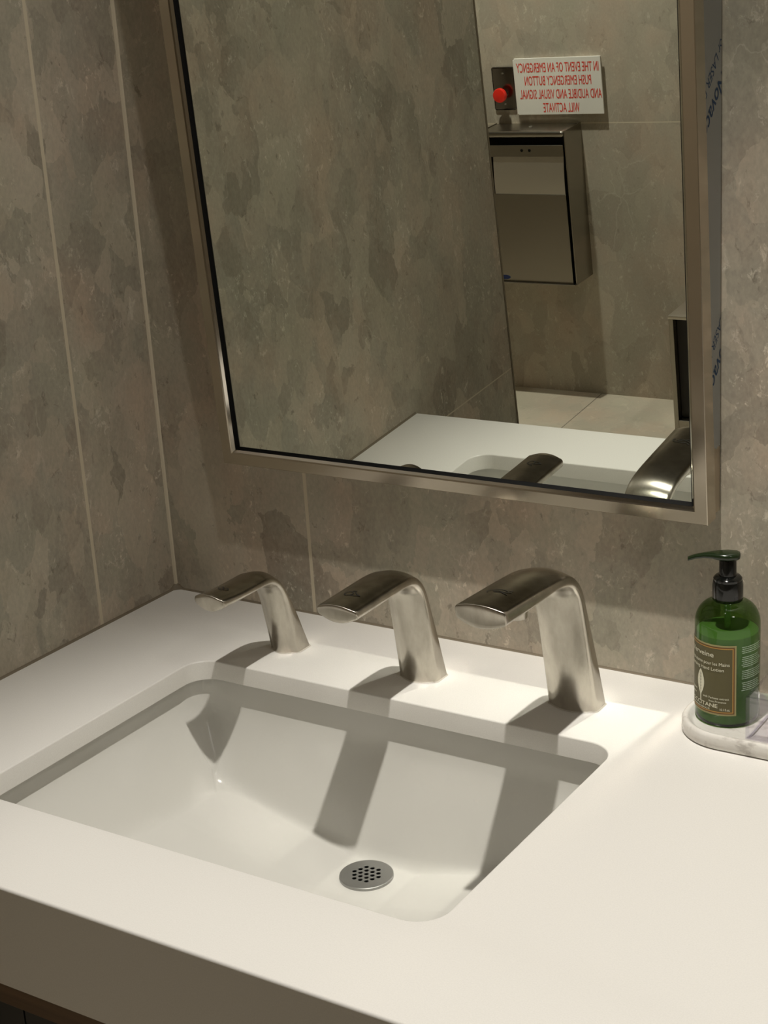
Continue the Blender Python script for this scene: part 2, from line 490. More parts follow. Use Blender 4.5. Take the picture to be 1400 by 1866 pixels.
for j in range(len(ys) - 1):
    for i in range(len(xs) - 1):
        mx, my_ = (xs[i] + xs[i + 1]) / 2, (ys[j] + ys[j + 1]) / 2
        if (mx - DX) ** 2 + (my_ - DY) ** 2 < (DR * 0.82) ** 2: continue
        bm.faces.new((grid[j][i], grid[j][i + 1], grid[j + 1][i + 1], grid[j + 1][i]))
bmesh.ops.delete(bm, geom=[v for v in bm.verts if not v.link_faces], context='VERTS')
finish(bm, 'basin', M['china'], sink, smooth=80)
# drain: flange ring and pierced grate
def pierced(name, r, holes, hr, z, th, mt, parent):
    cu = bpy.data.curves.new('grate_source', 'CURVE'); cu.dimensions = '2D'; cu.fill_mode = 'BOTH'
    cu.extrude = th / 2; cu.bevel_depth = 0.0002
    def circ(cx, cyy, rr, k):
        s = cu.splines.new('POLY'); s.points.add(k - 1); s.use_cyclic_u = True
        for i in range(k):
            a = 2 * PI * i / k; s.points[i].co = (cx + rr * math.cos(a), cyy + rr * math.sin(a), 0, 1)
    circ(0, 0, r, 64)
    for hx, hy in holes: circ(hx, hy, hr, 16)
    o = bpy.data.objects.new('grate_source', cu); COL.objects.link(o)
    bpy.context.view_layer.update()
    me = bpy.data.meshes.new_from_object(o.evaluated_get(bpy.context.evaluated_depsgraph_get()))
    bpy.data.objects.remove(o); bpy.data.curves.remove(cu)
    b2 = bmesh.new(); b2.from_mesh(me); bpy.data.meshes.remove(me)
    bmesh.ops.translate(b2, verts=b2.verts, vec=(DX, DY, z))
    return finish(b2, name, mt, parent, smooth=40)
dt = DZ + 0.003
bm = bmesh.new()
lathe(bm, [(DR * 0.96, dt - 0.012), (DR + 0.0006, dt - 0.004), (DR + 0.0006, dt - 0.0004), (DR, dt), (DR * 0.985, dt)], (DX, DY, 0), 64, False, False)
drain = finish(bm, 'drain', M['grate'], sink)
hs = []
ca = math.atan2(CR.y, CR.x)
for c in range(-2, 3):
    cnt = 5 - abs(c)
    for k in range(cnt):
        u = c * 0.0056; v = (k - (cnt - 1) / 2) * 0.0063
        hs.append((u * math.cos(ca) - v * math.sin(ca), u * math.sin(ca) + v * math.cos(ca)))
pierced('strainer', DR * 0.985, hs, 0.0024, dt - 0.0007, 0.0010, M['grate'], drain)
bm = bmesh.new()
lathe(bm, [(DR * 0.95, dt - 0.003), (DR * 0.9, dt - 0.04)], (DX, DY, 0), 48, False, True)
finish(bm, 'tailpiece', M['dark_void'], drain)

# ------------------------------------------------------------------ vanity below the counter
van = thing('vanity_base', 'dark vanity base with a walnut edge recessed under the countertop', 'cabinet', (0.97, -0.3, FLOOR))
bm = bmesh.new(); box(bm, (0.002, -0.535, -0.1345), (XR - 0.002, -0.515, -0.094), 0.0006)
finish(bm, 'edge_rail', M['wood'], van, smooth=0)
x0 = 0.002
for k, x1 in enumerate((0.2606, 0.86, 1.46, XR - 0.002)):
    bm = bmesh.new(); box(bm, (x0 + 0.0008, -0.530, FLOOR + 0.08), (x1 - 0.0008, -0.512, -0.136), 0.0008)
    finish(bm, 'door_panel', M['laminate'], van, smooth=0)
    x0 = x1
bm = bmesh.new(); box(bm, (0.002, -0.50, FLOOR), (XR - 0.002, -0.484, -0.10))
finish(bm, 'back_panel', mat('panel_reveal', (0.05, 0.026, 0.018), 0.6), van, smooth=0)

# ------------------------------------------------------------------ faucets
def catmull(P, n):
    out = []
    P = [2 * P[0] - P[1]] + P + [2 * P[-1] - P[-2]]
    for i in range(1, len(P) - 2):
        for k in range(n):
            t = k / n
            a, b, c, d = P[i - 1], P[i], P[i + 1], P[i + 2]
            out.append(0.5 * ((2 * b) + (c - a) * t + (2 * a - 5 * b + 4 * c - d) * t * t + (3 * b - a - 3 * c + d) * t ** 3))
    out.append(P[-2]); return out
def section(w, th, co, ci, rr):
    """closed outline: x across, s from the inner (0) to the outer (th) face, both faces crowned"""
    pts = []
    hw = w / 2
    r = min(rr, th * 0.45)
    for k in range(15):
        x = -(hw - r) + 2 * (hw - r) * k / 14
        pts.append((x, th + co * (1 - (x / (hw - r)) ** 2)))
    for k in range(1, 6):
        a = PI / 2 - k * PI / 12; pts.append((hw - r + r * math.cos(a), th - r + r * math.sin(a)))
    for k in range(0, 6):
        a = -k * PI / 12; pts.append((hw - r + r * math.cos(a), r + r * math.sin(a)))
    for k in range(15):
        x = (hw - r) - 2 * (hw - r) * k / 14
        pts.append((x, -ci * (1 - (x / (hw - r)) ** 2)))
    for k in range(1, 6):
        a = -PI / 2 - k * PI / 12; pts.append((-(hw - r) + r * math.cos(a), r + r * math.sin(a)))
    for k in range(0, 6):
        a = PI - k * PI / 12; pts.append((-(hw - r) + r * math.cos(a), th - r + r * math.sin(a)))
    return pts
def faucet(label, cx, wbase, wtip, O, I, nozzle, emblem, group='brushed steel deck fittings'):
    root = thing('faucet', label, 'faucet', (cx, (O[0][0] + I[0][0]) / 2, 0), group)
    Os = catmull([Vector(p) for p in O], 7); Is = catmull([Vector(p) for p in I], 7)
    N = len(Os); loops = []
    # how far along the arch: leg sections are fuller than the spout
    for i in range(N):
        o, q = Os[i], Is[i]; t = i / (N - 1)
        d = (o - q); th = d.length; d.normalize()
        w_ = wbase + (wtip - wbase) * min(1, t * 1.6)
        leg = max(0.0, 1 - t * 2.2)
        co = 0.0035 + 0.006 * leg; ci = 0.0042 + 0.0030 * leg
        loops.append([(cx + x, q.x + d.x * s, q.y + d.y * s) for x, s in section(w_, th, co, ci, 0.0040)])
    # crisp nose: a softly rounded edge around an almost flat end face, slightly bowed in plan
    o, q = Os[-1], Is[-1]; d = (o - q); th = d.length; d.normalize()
    fwd = Vector((d.y, -d.x)); fwd = -fwd if fwd.x > 0 else fwd
    hw = wtip / 2
    for i in range(N):
        t = max(0.0, (i - (N - 12)) / 11) ** 2
        loops[i] = [(x, y + fwd.x * 0.0022 * t * (1 - ((x - cx) / hw) ** 2), z + fwd.y * 0.0022 * t * (1 - ((x - cx) / hw) ** 2)) for x, y, z in loops[i]]
    for adv, f in ((0.0004, 0.985), (0.0008, 0.94), (0.0010, 0.86), (0.0012, 0.5)):
        lp = []
        for x, s_ in section(wtip, th, 0.0035, 0.0042, 0.0040):
            ss = th * 0.5 + (s_ - th * 0.5) * f
            bow = adv + 0.0022 * (1 - (x / hw) ** 2)
            lp.append((cx + x * (1 - 0.4 * adv / hw), q.x + d.x * ss + fwd.x * bow, q.y + d.y * ss + fwd.y * bow))
        loops.append(lp)
    # tuck the foot a hair into nothing: first ring flat on the counter
    loops[0] = [(x, y, 0.0002) for x, y, z in loops[0]]
    bm = bmesh.new()
    RR = rings(bm, loops, True, True, False)[-1]
    for i in range(19): bm.faces.new((RR[i], RR[i + 1], RR[39 - i], RR[40 - i]))
    bm.faces.new((RR[19], RR[20], RR[21])); bm.faces.new((RR[0], RR[40], RR[41], RR[51]))
    for i in range(4): bm.faces.new((RR[51 - i], RR[41 + i], RR[42 + i], RR[50 - i]))
    bm.faces.new((RR[47], RR[45], RR[46]))
    bmesh.ops.recalc_face_normals(bm, faces=bm.faces)
    finish(bm, 'body', M['steel'], root, smooth=50)
    # dark ring of sealant under the foot
    bm = bmesh.new()
    f0 = [Vector(p) for p in loops[0]]; ctr = sum(f0, Vector()) / len(f0)
    rings(bm, [[(p.x, p.y, 0.0011) for p in f0], [tuple((p + (p - ctr).normalized() * 0.0010)[:2]) + (0.0002,) for p in f0]], True)
    finish(bm, 'foot_seal', mat('foot_seal_' + str(round(cx, 2)), (0.55, 0.52, 0.46), 0.5), root)
    # etched emblem near the nose
    k = int(N * 0.93)
    o = (Os[k] + Os[k - 3]) / 2
    tdir = (Os[k] - Os[k - 4]).normalized()
    nd = Vector((-tdir.y, tdir.x)); nd = nd if nd.y > 0 else -nd
    bm = bmesh.new()
    def em(u, v): # u across (x), v along the spout towards the nose
        crown = 0.0035 * (1 - (u / (wtip / 2)) ** 2)
        return (cx + u, o.x + tdir.x * v + nd.x * (crown + 0.0002), o.y + tdir.y * v + nd.y * (crown + 0.0002))
    def stroke(pts, wd):
        P = [Vector(p) for p in pts]
        A, B = [], []
        for i, p in enumerate(P):
            tg = (P[min(i + 1, len(P) - 1)] - P[max(i - 1, 0)]).normalized(); nn = Vector((-tg.y, tg.x)) * wd / 2
            A.append(bm.verts.new(em(*(p + nn)))); B.append(bm.verts.new(em(*(p - nn))))
        for i in range(len(P) - 1): bm.faces.new((A[i], A[i + 1], B[i + 1], B[i]))
    s = wtip / 0.044
    for pts, wd in emblem: stroke([(a * s, b * s) for a, b in pts], wd * s)
    bmesh.ops.recalc_face_normals(bm, faces=bm.faces)
    finish(bm, 'emblem', M['emblem'], root, smooth=0)
    if nozzle:
        y, z = Is[int(N * 0.86)]
        bm = bmesh.new()
        lathe(bm, [(0.0085, -0.0105), (0.0092, -0.0100), (0.0095, 0.002)], (cx + 0.006, y, z), 32)
        nz = finish(bm, 'nozzle', M['steel'], root)
        bm = bmesh.new(); lathe(bm, [(0.0070, -0.0112), (0.0070, -0.0100)], (cx + 0.006, y, z), 24)
        finish(bm, 'aerator', M['dark_void'], nz)
    return root
def arc(cx, cy_, rx, ry, a0, a1, n=14):
    return [(cx + rx * math.cos(math.radians(a0 + (a1 - a0) * i / n)), cy_ + ry * math.sin(math.radians(a0 + (a1 - a0) * i / n))) for i in range(n + 1)]
em_drop = [(arc(-0.0035, 0, 0.0042, 0.0042, 0, 360, 20), 0.0013), ([(0.001, -0.004), (0.005, -0.001), (0.009, 0.0005)], 0.0016), ([(0.0, 0.003), (0.004, 0.003), (0.0075, 0.0005)], 0.0012), ([(-0.003, -0.006), (0.001, -0.007)], 0.0016)]
em_wave = [(arc(0, 0, 0.010, 0.0055, 150, 300, 18), 0.0011), ([(-0.006, -0.001), (-0.001, -0.0022), (0.004, -0.001), (0.009, -0.004)], 0.0012), ([(-0.004, 0.001), (0.002, 0.0), (0.008, 0.0022)], 0.0012), ([(0.006, -0.006), (0.0085, -0.0075)], 0.0012)]
em_air = [(arc(-0.003, 0, 0.0035, 0.003, 0, 360, 18), 0.0013), (arc(0.0045, 0.0008, 0.003, 0.003, 0, 360, 18), 0.0015), ([(-0.004, 0.005), (0.002, 0.0062), (0.004, 0.0035)], 0.0012)]
faucet('tallest brushed steel spout, nearest to the green lotion bottle', 0.5432, 0.0490, 0.0470,
       [(-.0705, 0), (-.0797, .0307), (-.0884, .0591), (-.0962, .0830), (-.1030, .1040), (-.1105, .1250), (-.1207, .1380), (-.1345, .1463), (-.1545, .1503), (-.1811, .1523), (-.2150, .1540), (-.2490, .1556)],
       [(-.0935, 0), (-.0985, .0300), (-.1035, .0560), (-.1082, .0795), (-.1130, .0995), (-.1183, .1180), (-.1260, .1300), (-.1375, .1366), (-.1570, .1400), (-.1811, .1404), (-.2150, .1408), (-.2475, .1418)],
       True, em_wave)
faucet('middle brushed steel spout, in line with the sink drain', 0.3820, 0.0425, 0.0425,
       [(-.0758, 0), (-.0835, .0260), (-.0897, .0480), (-.0965, .0700), (-.1050, .0960), (-.1140, .1100), (-.1250, .1172), (-.1390, .1198), (-.1568, .1205), (-.1900, .1200), (-.2215, .1195)],
       [(-.0985, 0), (-.1020, .0260), (-.1047, .0450), (-.1080, .0660), (-.1130, .0900), (-.1205, .1035), (-.1325, .1098), (-.1480, .1113), (-.1650, .1108), (-.1920, .1100), (-.2205, .1097)],
       False, em_drop)
faucet('shortest brushed steel spout, nearest to the left wall corner', 0.2210, 0.0355, 0.0355,
       [(-.0725, 0), (-.0810, .0205), (-.0887, .0395), (-.0965, .0565), (-.1040, .0705), (-.1112, .0815), (-.1205, .0905), (-.1315, .0940), (-.1463, .0942), (-.1750, .0944), (-.2025, .0968)],
       [(-.0955, 0), (-.0993, .0205), (-.1030, .0380), (-.1062, .0535), (-.1100, .0665), (-.1160, .0778), (-.1265, .0845), (-.1395, .0866), (-.1550, .0868), (-.1790, .0868), (-.2015, .0872)],
       False, em_air)

# ------------------------------------------------------------------ tilted wall mirror
TH = 0.06541; FY, FZ = 0.03244, 0.16942
FL, FR, FW, FD = 0.1139, 0.6491, 0.0128, 0.0189
MH = 0.93
sT, cT = math.sin(TH), math.cos(TH)
def mp(x, s, d):
    """x along the wall, s up the tilted face, d back from the front face"""
    return (x, -FY - s * sT + d * cT, FZ + s * cT + d * sT)
mir = thing('wall_mirror', 'steel framed mirror tilted forward on the wall above the spouts', 'mirror', mp((FL + FR) / 2, 0, FD))
def frame_side(a, b, axis):
    """one mitred side of the frame; a, b: outer ends in (x, s)"""
    bm = bmesh.new()
    # profile: (inset from outer edge, depth)
    prof = [(0.0, FD), (0.0, 0.0006), (0.0006, 0.0), (FW - 0.0012, 0.0), (FW, 0.0009), (FW, FD)]
    loops = []
    for end, (x, s) in enumerate((a, b)):
        lp = []
        for ins, d in prof:
            xx = min(max(x, FL + ins), FR - ins); ss = min(max(s, ins), MH - ins)
            lp.append(mp(xx, ss, d))
        loops.append(lp)
    rings(bm, loops, True, True, True)
    bmesh.ops.recalc_face_normals(bm, faces=bm.faces)
    return bm
for a, b, nm in (((FL, 0), (FR, 0), 'frame_rail'), ((FL, MH), (FR, MH), 'frame_rail'), ((FL, 0), (FL, MH), 'frame_stile'), ((FR, 0), (FR, MH), 'frame_stile')):
    finish(frame_side(a, b, nm), nm, M['frame'], mir, smooth=30)
# polished inner lip and black gasket
def inner_ring(i0, d0, i1, d1):
    bm = bmesh.new()
    def lp(i, d): return [mp(FL + i, i, d), mp(FR - i, i, d), mp(FR - i, MH - i, d), mp(FL + i, MH - i, d)]
    rings(bm, [lp(i0, d0), lp(i1, d1)], True)
    bmesh.ops.recalc_face_normals(bm, faces=bm.faces)
    return bm
GD = 0.0078
finish(inner_ring(FW - 0.0002, 0.0010, FW + 0.0022, 0.0036), 'inner_lip', M['lip'], mir, smooth=0)
finish(inner_ring(FW + 0.0022, 0.0037, FW + 0.0046, GD - 0.0002), 'gasket', M['black'], mir, smooth=0)
bm = bmesh.new()
i_ = FW - 0.002
rings(bm, [[mp(FL + i_, i_, d), mp(FR - i_, i_, d), mp(FR - i_, MH - i_, d), mp(FL + i_, MH - i_, d)] for d in (GD, GD + 0.005)], True, True, True)
bmesh.ops.recalc_face_normals(bm, faces=bm.faces)
finish(bm, 'glass', M['mirror'], mir, smooth=0)
# wedge-shaped side panels between frame and wall
def wedge(x0, x1):
    bm = bmesh.new()
    a = mp(0, 0.004, FD + 0.0002); b = mp(0, MH - 0.004, FD + 0.0002)
    loop = [(a[1], a[2]), (b[1], b[2]), (-0.0012, b[2]), (-0.0012, a[2])]
    rings(bm, [[(x, y, z) for y, z in loop] for x in (x0, x1)], True, True, True)
    bmesh.ops.recalc_face_normals(bm, faces=bm.faces)
    return bm
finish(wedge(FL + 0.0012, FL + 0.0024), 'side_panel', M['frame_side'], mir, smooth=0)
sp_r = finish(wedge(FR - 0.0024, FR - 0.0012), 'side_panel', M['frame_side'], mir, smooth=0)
ZF0 = 0.234
def frame_back_y(z): # y of the frame's back plane at height z
    s = (z - FZ - FD * sT) / cT
    return -FY - s * sT + FD * cT
bm = bmesh.new()
zt = mp(0, MH - 0.006, FD)[2]
edge = [(frame_back_y(ZF0 + 0.003) + 0.0006, ZF0 + 0.003), (frame_back_y(ZF0) * 0.6, ZF0 - 0.0012), (frame_back_y(ZF0) * 0.25, ZF0 + 0.001), (-0.0018, ZF0 - 0.001)]
loop = edge + [(-0.0018, zt), (frame_back_y(zt) + 0.0006, zt)]
rings(bm, [[(x, y, z) for y, z in loop] for x in (FR - 0.0012, FR - 0.0009)], True, True, True)
bmesh.ops.recalc_face_normals(bm, faces=bm.faces)
film = finish(bm, 'protective_film', M['film'], mir, smooth=0)
film['label'] = 'blue-grey printed protective film'
td = Vector((-0.683, -0.730)); tu = Vector((0.730, -0.683))
pn = Vector((0, cT, sT)); pc = Vector(mp(FR, 0, FD + 0.0008))
def film_text(s, size, anchor, bold):
    bm = text_bm(s, None, size * 0.70, bold=bold, align='LEFT', shear=0.12)
    for v in bm.verts:
        p = Vector(anchor) + td * v.co.x + tu * v.co.y
        v.co = Vector((FR - 0.00075 + v.co.z, p.x, p.y))
    for co, no in (((0, -0.002, 0), (0, 1, 0)), (pc, -pn), ((0, 0, zt), (0, 0, 1)), ((0, 0, ZF0 + .004), (0, 0, -1))):
        bmesh.ops.bisect_plane(bm, geom=bm.verts[:] + bm.edges[:] + bm.faces[:], plane_co=co, plane_no=no, clear_outer=True)
    if len(bm.faces): finish(bm, 'film_print', M['film_ink'], film, smooth=0)['label'] = 'dark blue printed lettering'
    else: bm.free()
for k in range(-1, 2):
    dz = -0.2167 * k
    film_text('Novacel', 0.0195, (-0.001 + 0.012 * k, 0.5515 + dz), 0.012)
    film_text('for LASER FIBER', 0.0118, (-0.0008 + 0.012 * k, 0.5790 + dz), 0.0)

# ------------------------------------------------------------------ marble tray
tray_c = (0.742, -0.066)
bm = bmesh.new()
def pill(o, z): return [(p[0], p[1], z) for p in rrect(0.6440 + o, 0.842 - o, -0.1165 + o, -0.0155 - o, 0.046 - min(o, 0.02), 14)]
rings(bm, [pill(0.0015, 0.0004), pill(0.0, 0.0018), pill(0.0, 0.0105), pill(0.0012, 0.0128), pill(0.0035, 0.0136), pill(0.0060, 0.0126), pill(0.0085, 0.0092), pill(0.0110, 0.0080)], True, True, True)
bmesh.ops.recalc_face_normals(bm, faces=bm.faces)
tag(finish(bm, 'tray', M['marble'], smooth=50, origin=(tray_c[0], tray_c[1], 0)), 'oval white marble tray under the green lotion bottle', 'tray')

# ------------------------------------------------------------------ lotion bottle
BX, BY, BZ, BR = 0.6795, -0.0630, 0.0083, 0.0279
bot = thing('lotion_bottle', 'green pump bottle of hand lotion standing on the marble tray', 'bottle', (BX, BY, BZ))
bm = bmesh.new()
prof = [(BR * 0.86, 0.0), (BR * 0.96, 0.0012), (BR, 0.005), (BR, 0.088)]
for k in range(1, 11):
    a = k / 10 * PI / 2 * 0.93
    prof.append((0.0118 + (BR - 0.0118) * math.cos(a) ** 0.9, 0.088 + 0.0195 * math.sin(a)))
prof += [(0.0120, 0.1092), (0.0120, 0.112)]
lathe(bm, prof, (BX, BY, BZ), 64, True, False)
body = finish(bm, 'body', M['bottle_green'], bot, smooth=50)
bm = bmesh.new()
ri = BR - 0.0016
lathe(bm, [(ri * 0.9, 0.0016), (ri, 0.005), (ri, 0.0815), (ri - 0.0006, 0.0822)], (BX, BY, BZ), 64)
finish(bm, 'lotion', M['lotion'], bot, smooth=50)['label'] = 'pale green lotion inside'
bm = bmesh.new(); lathe(bm, [(0.0028, 0.010), (0.0028, 0.112)], (BX, BY, BZ), 16)
finish(bm, 'dip_tube', mat('dip_tube', (0.5, 0.6, 0.45), 0.4), bot)
VA = math.atan2(CP.y - BY, CP.x - BX)        # direction from the bottle to the viewer
def cyl(ang, z, r):  # ang: degrees to the right of the viewing direction
    a = VA + math.radians(ang)
    return Vector((BX + r * math.cos(a), BY + r * math.sin(a), BZ + z))
LC, LH = -52.0, 64.5                          # label centre and half angle
LZ0, LZ1 = 0.0135, 0.0755
def patch(a0, a1, z0, z1, r, n=40, th=0.00012):
    bm = bmesh.new()
    A = [a0 + (a1 - a0) * i / n for i in range(n + 1)]
    rings(bm, [[cyl(a, z0, r) for a in A], [cyl(a, z1, r) for a in A]], False)
    return bm
def ringpatch(a0, a1, z0, z1, wid, r):
    wa = math.degrees(wid / BR)
    bm = bmesh.new()
    for p in ((a0, a1, z0, z0 + wid), (a0, a1, z1 - wid, z1), (a0, a0 + wa, z0, z1), (a1 - wa, a1, z0, z1)):
        merge(bm, patch(*p, r))
    return bm
lab = finish(patch(LC - LH - 3.2, LC + LH + 3.2, LZ0 - 0.0016, LZ1 + 0.0016, BR + 0.00012), 'label', M['label_edge'], bot)
finish(patch(LC - LH, LC + LH, LZ0, LZ1, BR + 0.00022), 'label_field', M['label'], lab)
finish(ringpatch(LC - LH, LC + LH, LZ0, LZ1, 0.0008, BR + 0.00032), 'label_border', mat('label_brown', (0.16, 0.06, 0.012), 0.5), lab)
finish(ringpatch(LC - LH + 1.9, LC + LH - 1.9, LZ0 + 0.0010, LZ1 - 0.0010, 0.0009, BR + 0.00036), 'label_border', M['gold'], lab)
ink = bmesh.new()
def label_text(s, ang_c, z, width, height, bold=0.01):
    t = text_bm(s, width, height, bold=bold)
    bmesh.ops.subdivide_edges(t, edges=[e for e in t.edges if abs(e.verts[0].co.x - e.verts[1].co.x) > 0.002], cuts=1)
    xs_ = [v.co.x for v in t.verts]; mid = (max(xs_) + min(xs_)) / 2
    for v in t.verts:
        v.co = cyl(ang_c + math.degrees((v.co.x - mid) / BR), z + v.co.y, BR + 0.00046 + v.co.z)
    merge(ink, t)
label_text('Verveine', LC, 0.0655, 0.0275, 0.0046, 0.014)
label_text('Lotion Hydratante pour les Mains', LC, 0.0582, 0.0545, 0.0030, 0.008)
label_text('Moisturizing Hand Lotion', LC, 0.0530, 0.0450, 0.0030, 0.008)
label_text("with Verbena extract", -21.5, 0.0268, 0.0238, 0.0020, 0.004)
label_text('from Provence', -17.5, 0.0236, 0.0155, 0.0020, 0.004)
label_text("à l'extrait de Verveine", -87, 0.0305, 0.0230, 0.0020, 0.004)
label_text('de Provence', -80, 0.0265, 0.0135, 0.0020, 0.004)
label_text("L'OCCITANE", LC, 0.0188, 0.0345, 0.0036, 0.014)
label_text('EN PROVENCE', LC - 3, 0.0161, 0.0230, 0.0014, 0.006)
label_text('10.1 fl.oz.', -4.0, 0.0166, 0.0085, 0.0022, 0.006)
# leaf with stalk
lf = bmesh.new()
zs = [0.0215 + 0.030 * i / 16 for i in range(17)]
def leaf_w(t): return 0.0040 * math.sin(PI * max(0.0, (t - 0.22) / 0.78)) ** 0.8 if t > 0.22 else 0.00035
rings(lf, [[cyl(LC + math.degrees(f_ * (leaf_w(i / 16) + 0.00022) / BR), z, BR + 0.00046) for f_ in (-1, -.6, -.2, .2, .6, 1)] for i, z in enumerate(zs)], False)
merge(ink, lf)
finish(ink, 'label_print', M['label_ink'], lab, smooth=0)['label'] = 'cream lettering and leaf drawing'
vn = bmesh.new()
for i in range(6):
    z = 0.032 + i * 0.0028
    for sg in (-1, 1):
        p0, p1 = cyl(LC, z, BR + 0.0006), cyl(LC + sg * 3.0, z + 0.0016, BR + 0.0006)
        q0, q1 = p0 + Vector((0, 0, 0.00022)), p1 + Vector((0, 0, 0.00022))
        vn.faces.new([vn.verts.new(p) for p in (p0, p1, q1, q0)])
rings(vn, [[cyl(LC - 0.25, 0.030, BR + 0.0006), cyl(LC + 0.25, 0.030, BR + 0.0006)], [cyl(LC - 0.3, 0.0485, BR + 0.0006), cyl(LC + 0.3, 0.0485, BR + 0.0006)]], False)
finish(vn, 'leaf_veins', M['label'], lab, smooth=0)
# small print on the right, too fine to read: broken rows
pr = bmesh.new()
z = 0.0745
for blk in ((4, 6), (6, 5), (5, 6), (5, 5)):
    for k in range(blk[0]):
        a = 25.0 + random.uniform(0, 2.5)
        end = 74 - random.uniform(0, 10)
        while a < end:
            wdt = random.uniform(3, 9); merge(pr, patch(a, min(a + wdt, end), z, z + 0.00062, BR + 0.0002, 3)); a += wdt + 0.7
        z -= 0.00175
    z -= 0.0022
finish(pr, 'back_print', M['pale_ink'], bot, smooth=0)
# pump
bm = bmesh.new()
lathe(bm, [(0.0126, 0.1088), (0.0131, 0.1098), (0.0131, 0.1225), (0.0124, 0.1262), (0.0120, 0.1264), (0.0122, 0.1285), (0.0105, 0.1305), (0.0074, 0.1310)], (BX, BY, BZ), 48)
pump = finish(bm, 'pump_collar', M['black_plastic'], bot, smooth=45)
bm = bmesh.new()
lathe(bm, [(0.0074, 0.1305), (0.0072, 0.1445), (0.0068, 0.1455)], (BX, BY, BZ), 40)
finish(bm, 'pump_stem', M['black_plastic'], bot, smooth=45)
nd_ = Vector((-0.93, -0.37, 0)).normalized(); ns_ = Vector((-nd_.y, nd_.x, 0))
bm = bmesh.new(); loops = []
# (distance along the spout, half width, z of bottom, z of top)
for t_, hw, zb, zt_ in ((-0.0105, 0.0010, 0.1478, 0.1500), (-0.0100, 0.0046, 0.1462, 0.1512), (-0.0075, 0.0074, 0.1452, 0.1520), (0.0, 0.0088, 0.1450, 0.1522), (0.007, 0.0076, 0.1452, 0.1521), (0.013, 0.0052, 0.1462, 0.1516), (0.020, 0.0036, 0.1466, 0.1508), (0.027, 0.0030, 0.1458, 0.1494), (0.0325, 0.0026, 0.1440, 0.1474), (0.0335, 0.0024, 0.1436, 0.1468)):
    lp = []
    for k in range(20):
        a = 2 * PI * k / 20; c_, s_ = math.cos(a), math.sin(a)
        uu = hw * math.copysign(abs(c_) ** 0.7, c_); zz = (zb + zt_) / 2 + (zt_ - zb) / 2 * math.copysign(abs(s_) ** 0.7, s_)
        p = Vector((BX, BY, BZ + zz)) + nd_ * t_ + ns_ * uu
        lp.append(tuple(p))
    loops.append(lp)
rings(bm, loops, True, True, True)
bmesh.ops.recalc_face_normals(bm, faces=bm.faces)
finish(bm, 'pump_spout', mat('dark_green_plastic', (0.012, 0.022, 0.008), 0.16), bot, smooth=50)

# ------------------------------------------------------------------ acrylic box on the tray
ax0, ay0, az0 = 0.7102, -0.1010, 0.0084
ax1, ay1, az1 = 0.816, -0.031, 0.0475
acr = thing('acrylic_box', 'open clear acrylic box on the right end of the marble tray', 'box', ((ax0 + ax1) / 2, (ay0 + ay1) / 2, az0))
wt = 0.0026
for nm, a, b in (('front_panel', (ax0, ay0, az0), (ax1, ay0 + wt, az1)), ('back_panel', (ax0, ay1 - wt, az0), (ax1, ay1, az1)),
                 ('side_panel', (ax0, ay0 + wt, az0), (ax0 + wt, ay1 - wt, az1)), ('side_panel', (ax1 - wt, ay0 + wt, az0), (ax1, ay1 - wt, az1)),
                 ('base_panel', (ax0 + wt, ay0 + wt, az0), (ax1 - wt, ay1 - wt, az0 + wt))):
    bm = bmesh.new(); box(bm, a, b, 0.0003, 1)
    bm.normal_update()
    o = finish(bm, nm, [M['acrylic'], M['acrylic_edge']], acr, smooth=0)
    thin = min(range(3), key=lambda i: b[i] - a[i])
    for p in o.data.polygons:
        if abs(p.normal[thin]) < 0.9: p.material_index = 1

# ------------------------------------------------------------------ things on the rear wall, seen in the mirror
# emergency push button
pl = thing('emergency_button', 'steel plate with a red mushroom push button, beside the sign', 'push button', (-0.993, YR, 0.004))
bm = bmesh.new(); box(bm, (-1.0265, YR + 0.0005, -0.0525), (-0.9605, YR + 0.0055, 0.0610), 0.0045, 4)
finish(bm, 'wall_plate', M['plate'], pl, smooth=40)
bm = bmesh.new(); disc_at(bm, (-0.9935, YR + 0.0055, -0.008), (0, 1, 0), 0.011, 0.022, 32)
finish(bm, 'button_stem', M['chrome'], pl)
bm = bmesh.new()
loops = []
for d, r in ((0.024, 0.014), (0.026, 0.0185), (0.034, 0.0192), (0.038, 0.0175), (0.040, 0.010)):
    loops.append([(-0.9935 + r * math.cos(2 * PI * k / 32), YR + d, -0.008 + r * math.sin(2 * PI * k / 32)) for k in range(32)])
rings(bm, loops, True, True, True); bmesh.ops.recalc_face_normals(bm, faces=bm.faces)
finish(bm, 'mushroom_head', M['red_plastic'], pl, smooth=50)
for zz in (0.045, -0.037):
    bm = bmesh.new(); disc_at(bm, (-0.9935, YR + 0.0055, zz), (0, 1, 0), 0.0032, 0.0012, 16, 0.0024)
    finish(bm, 'screw', M['chrome'], pl)
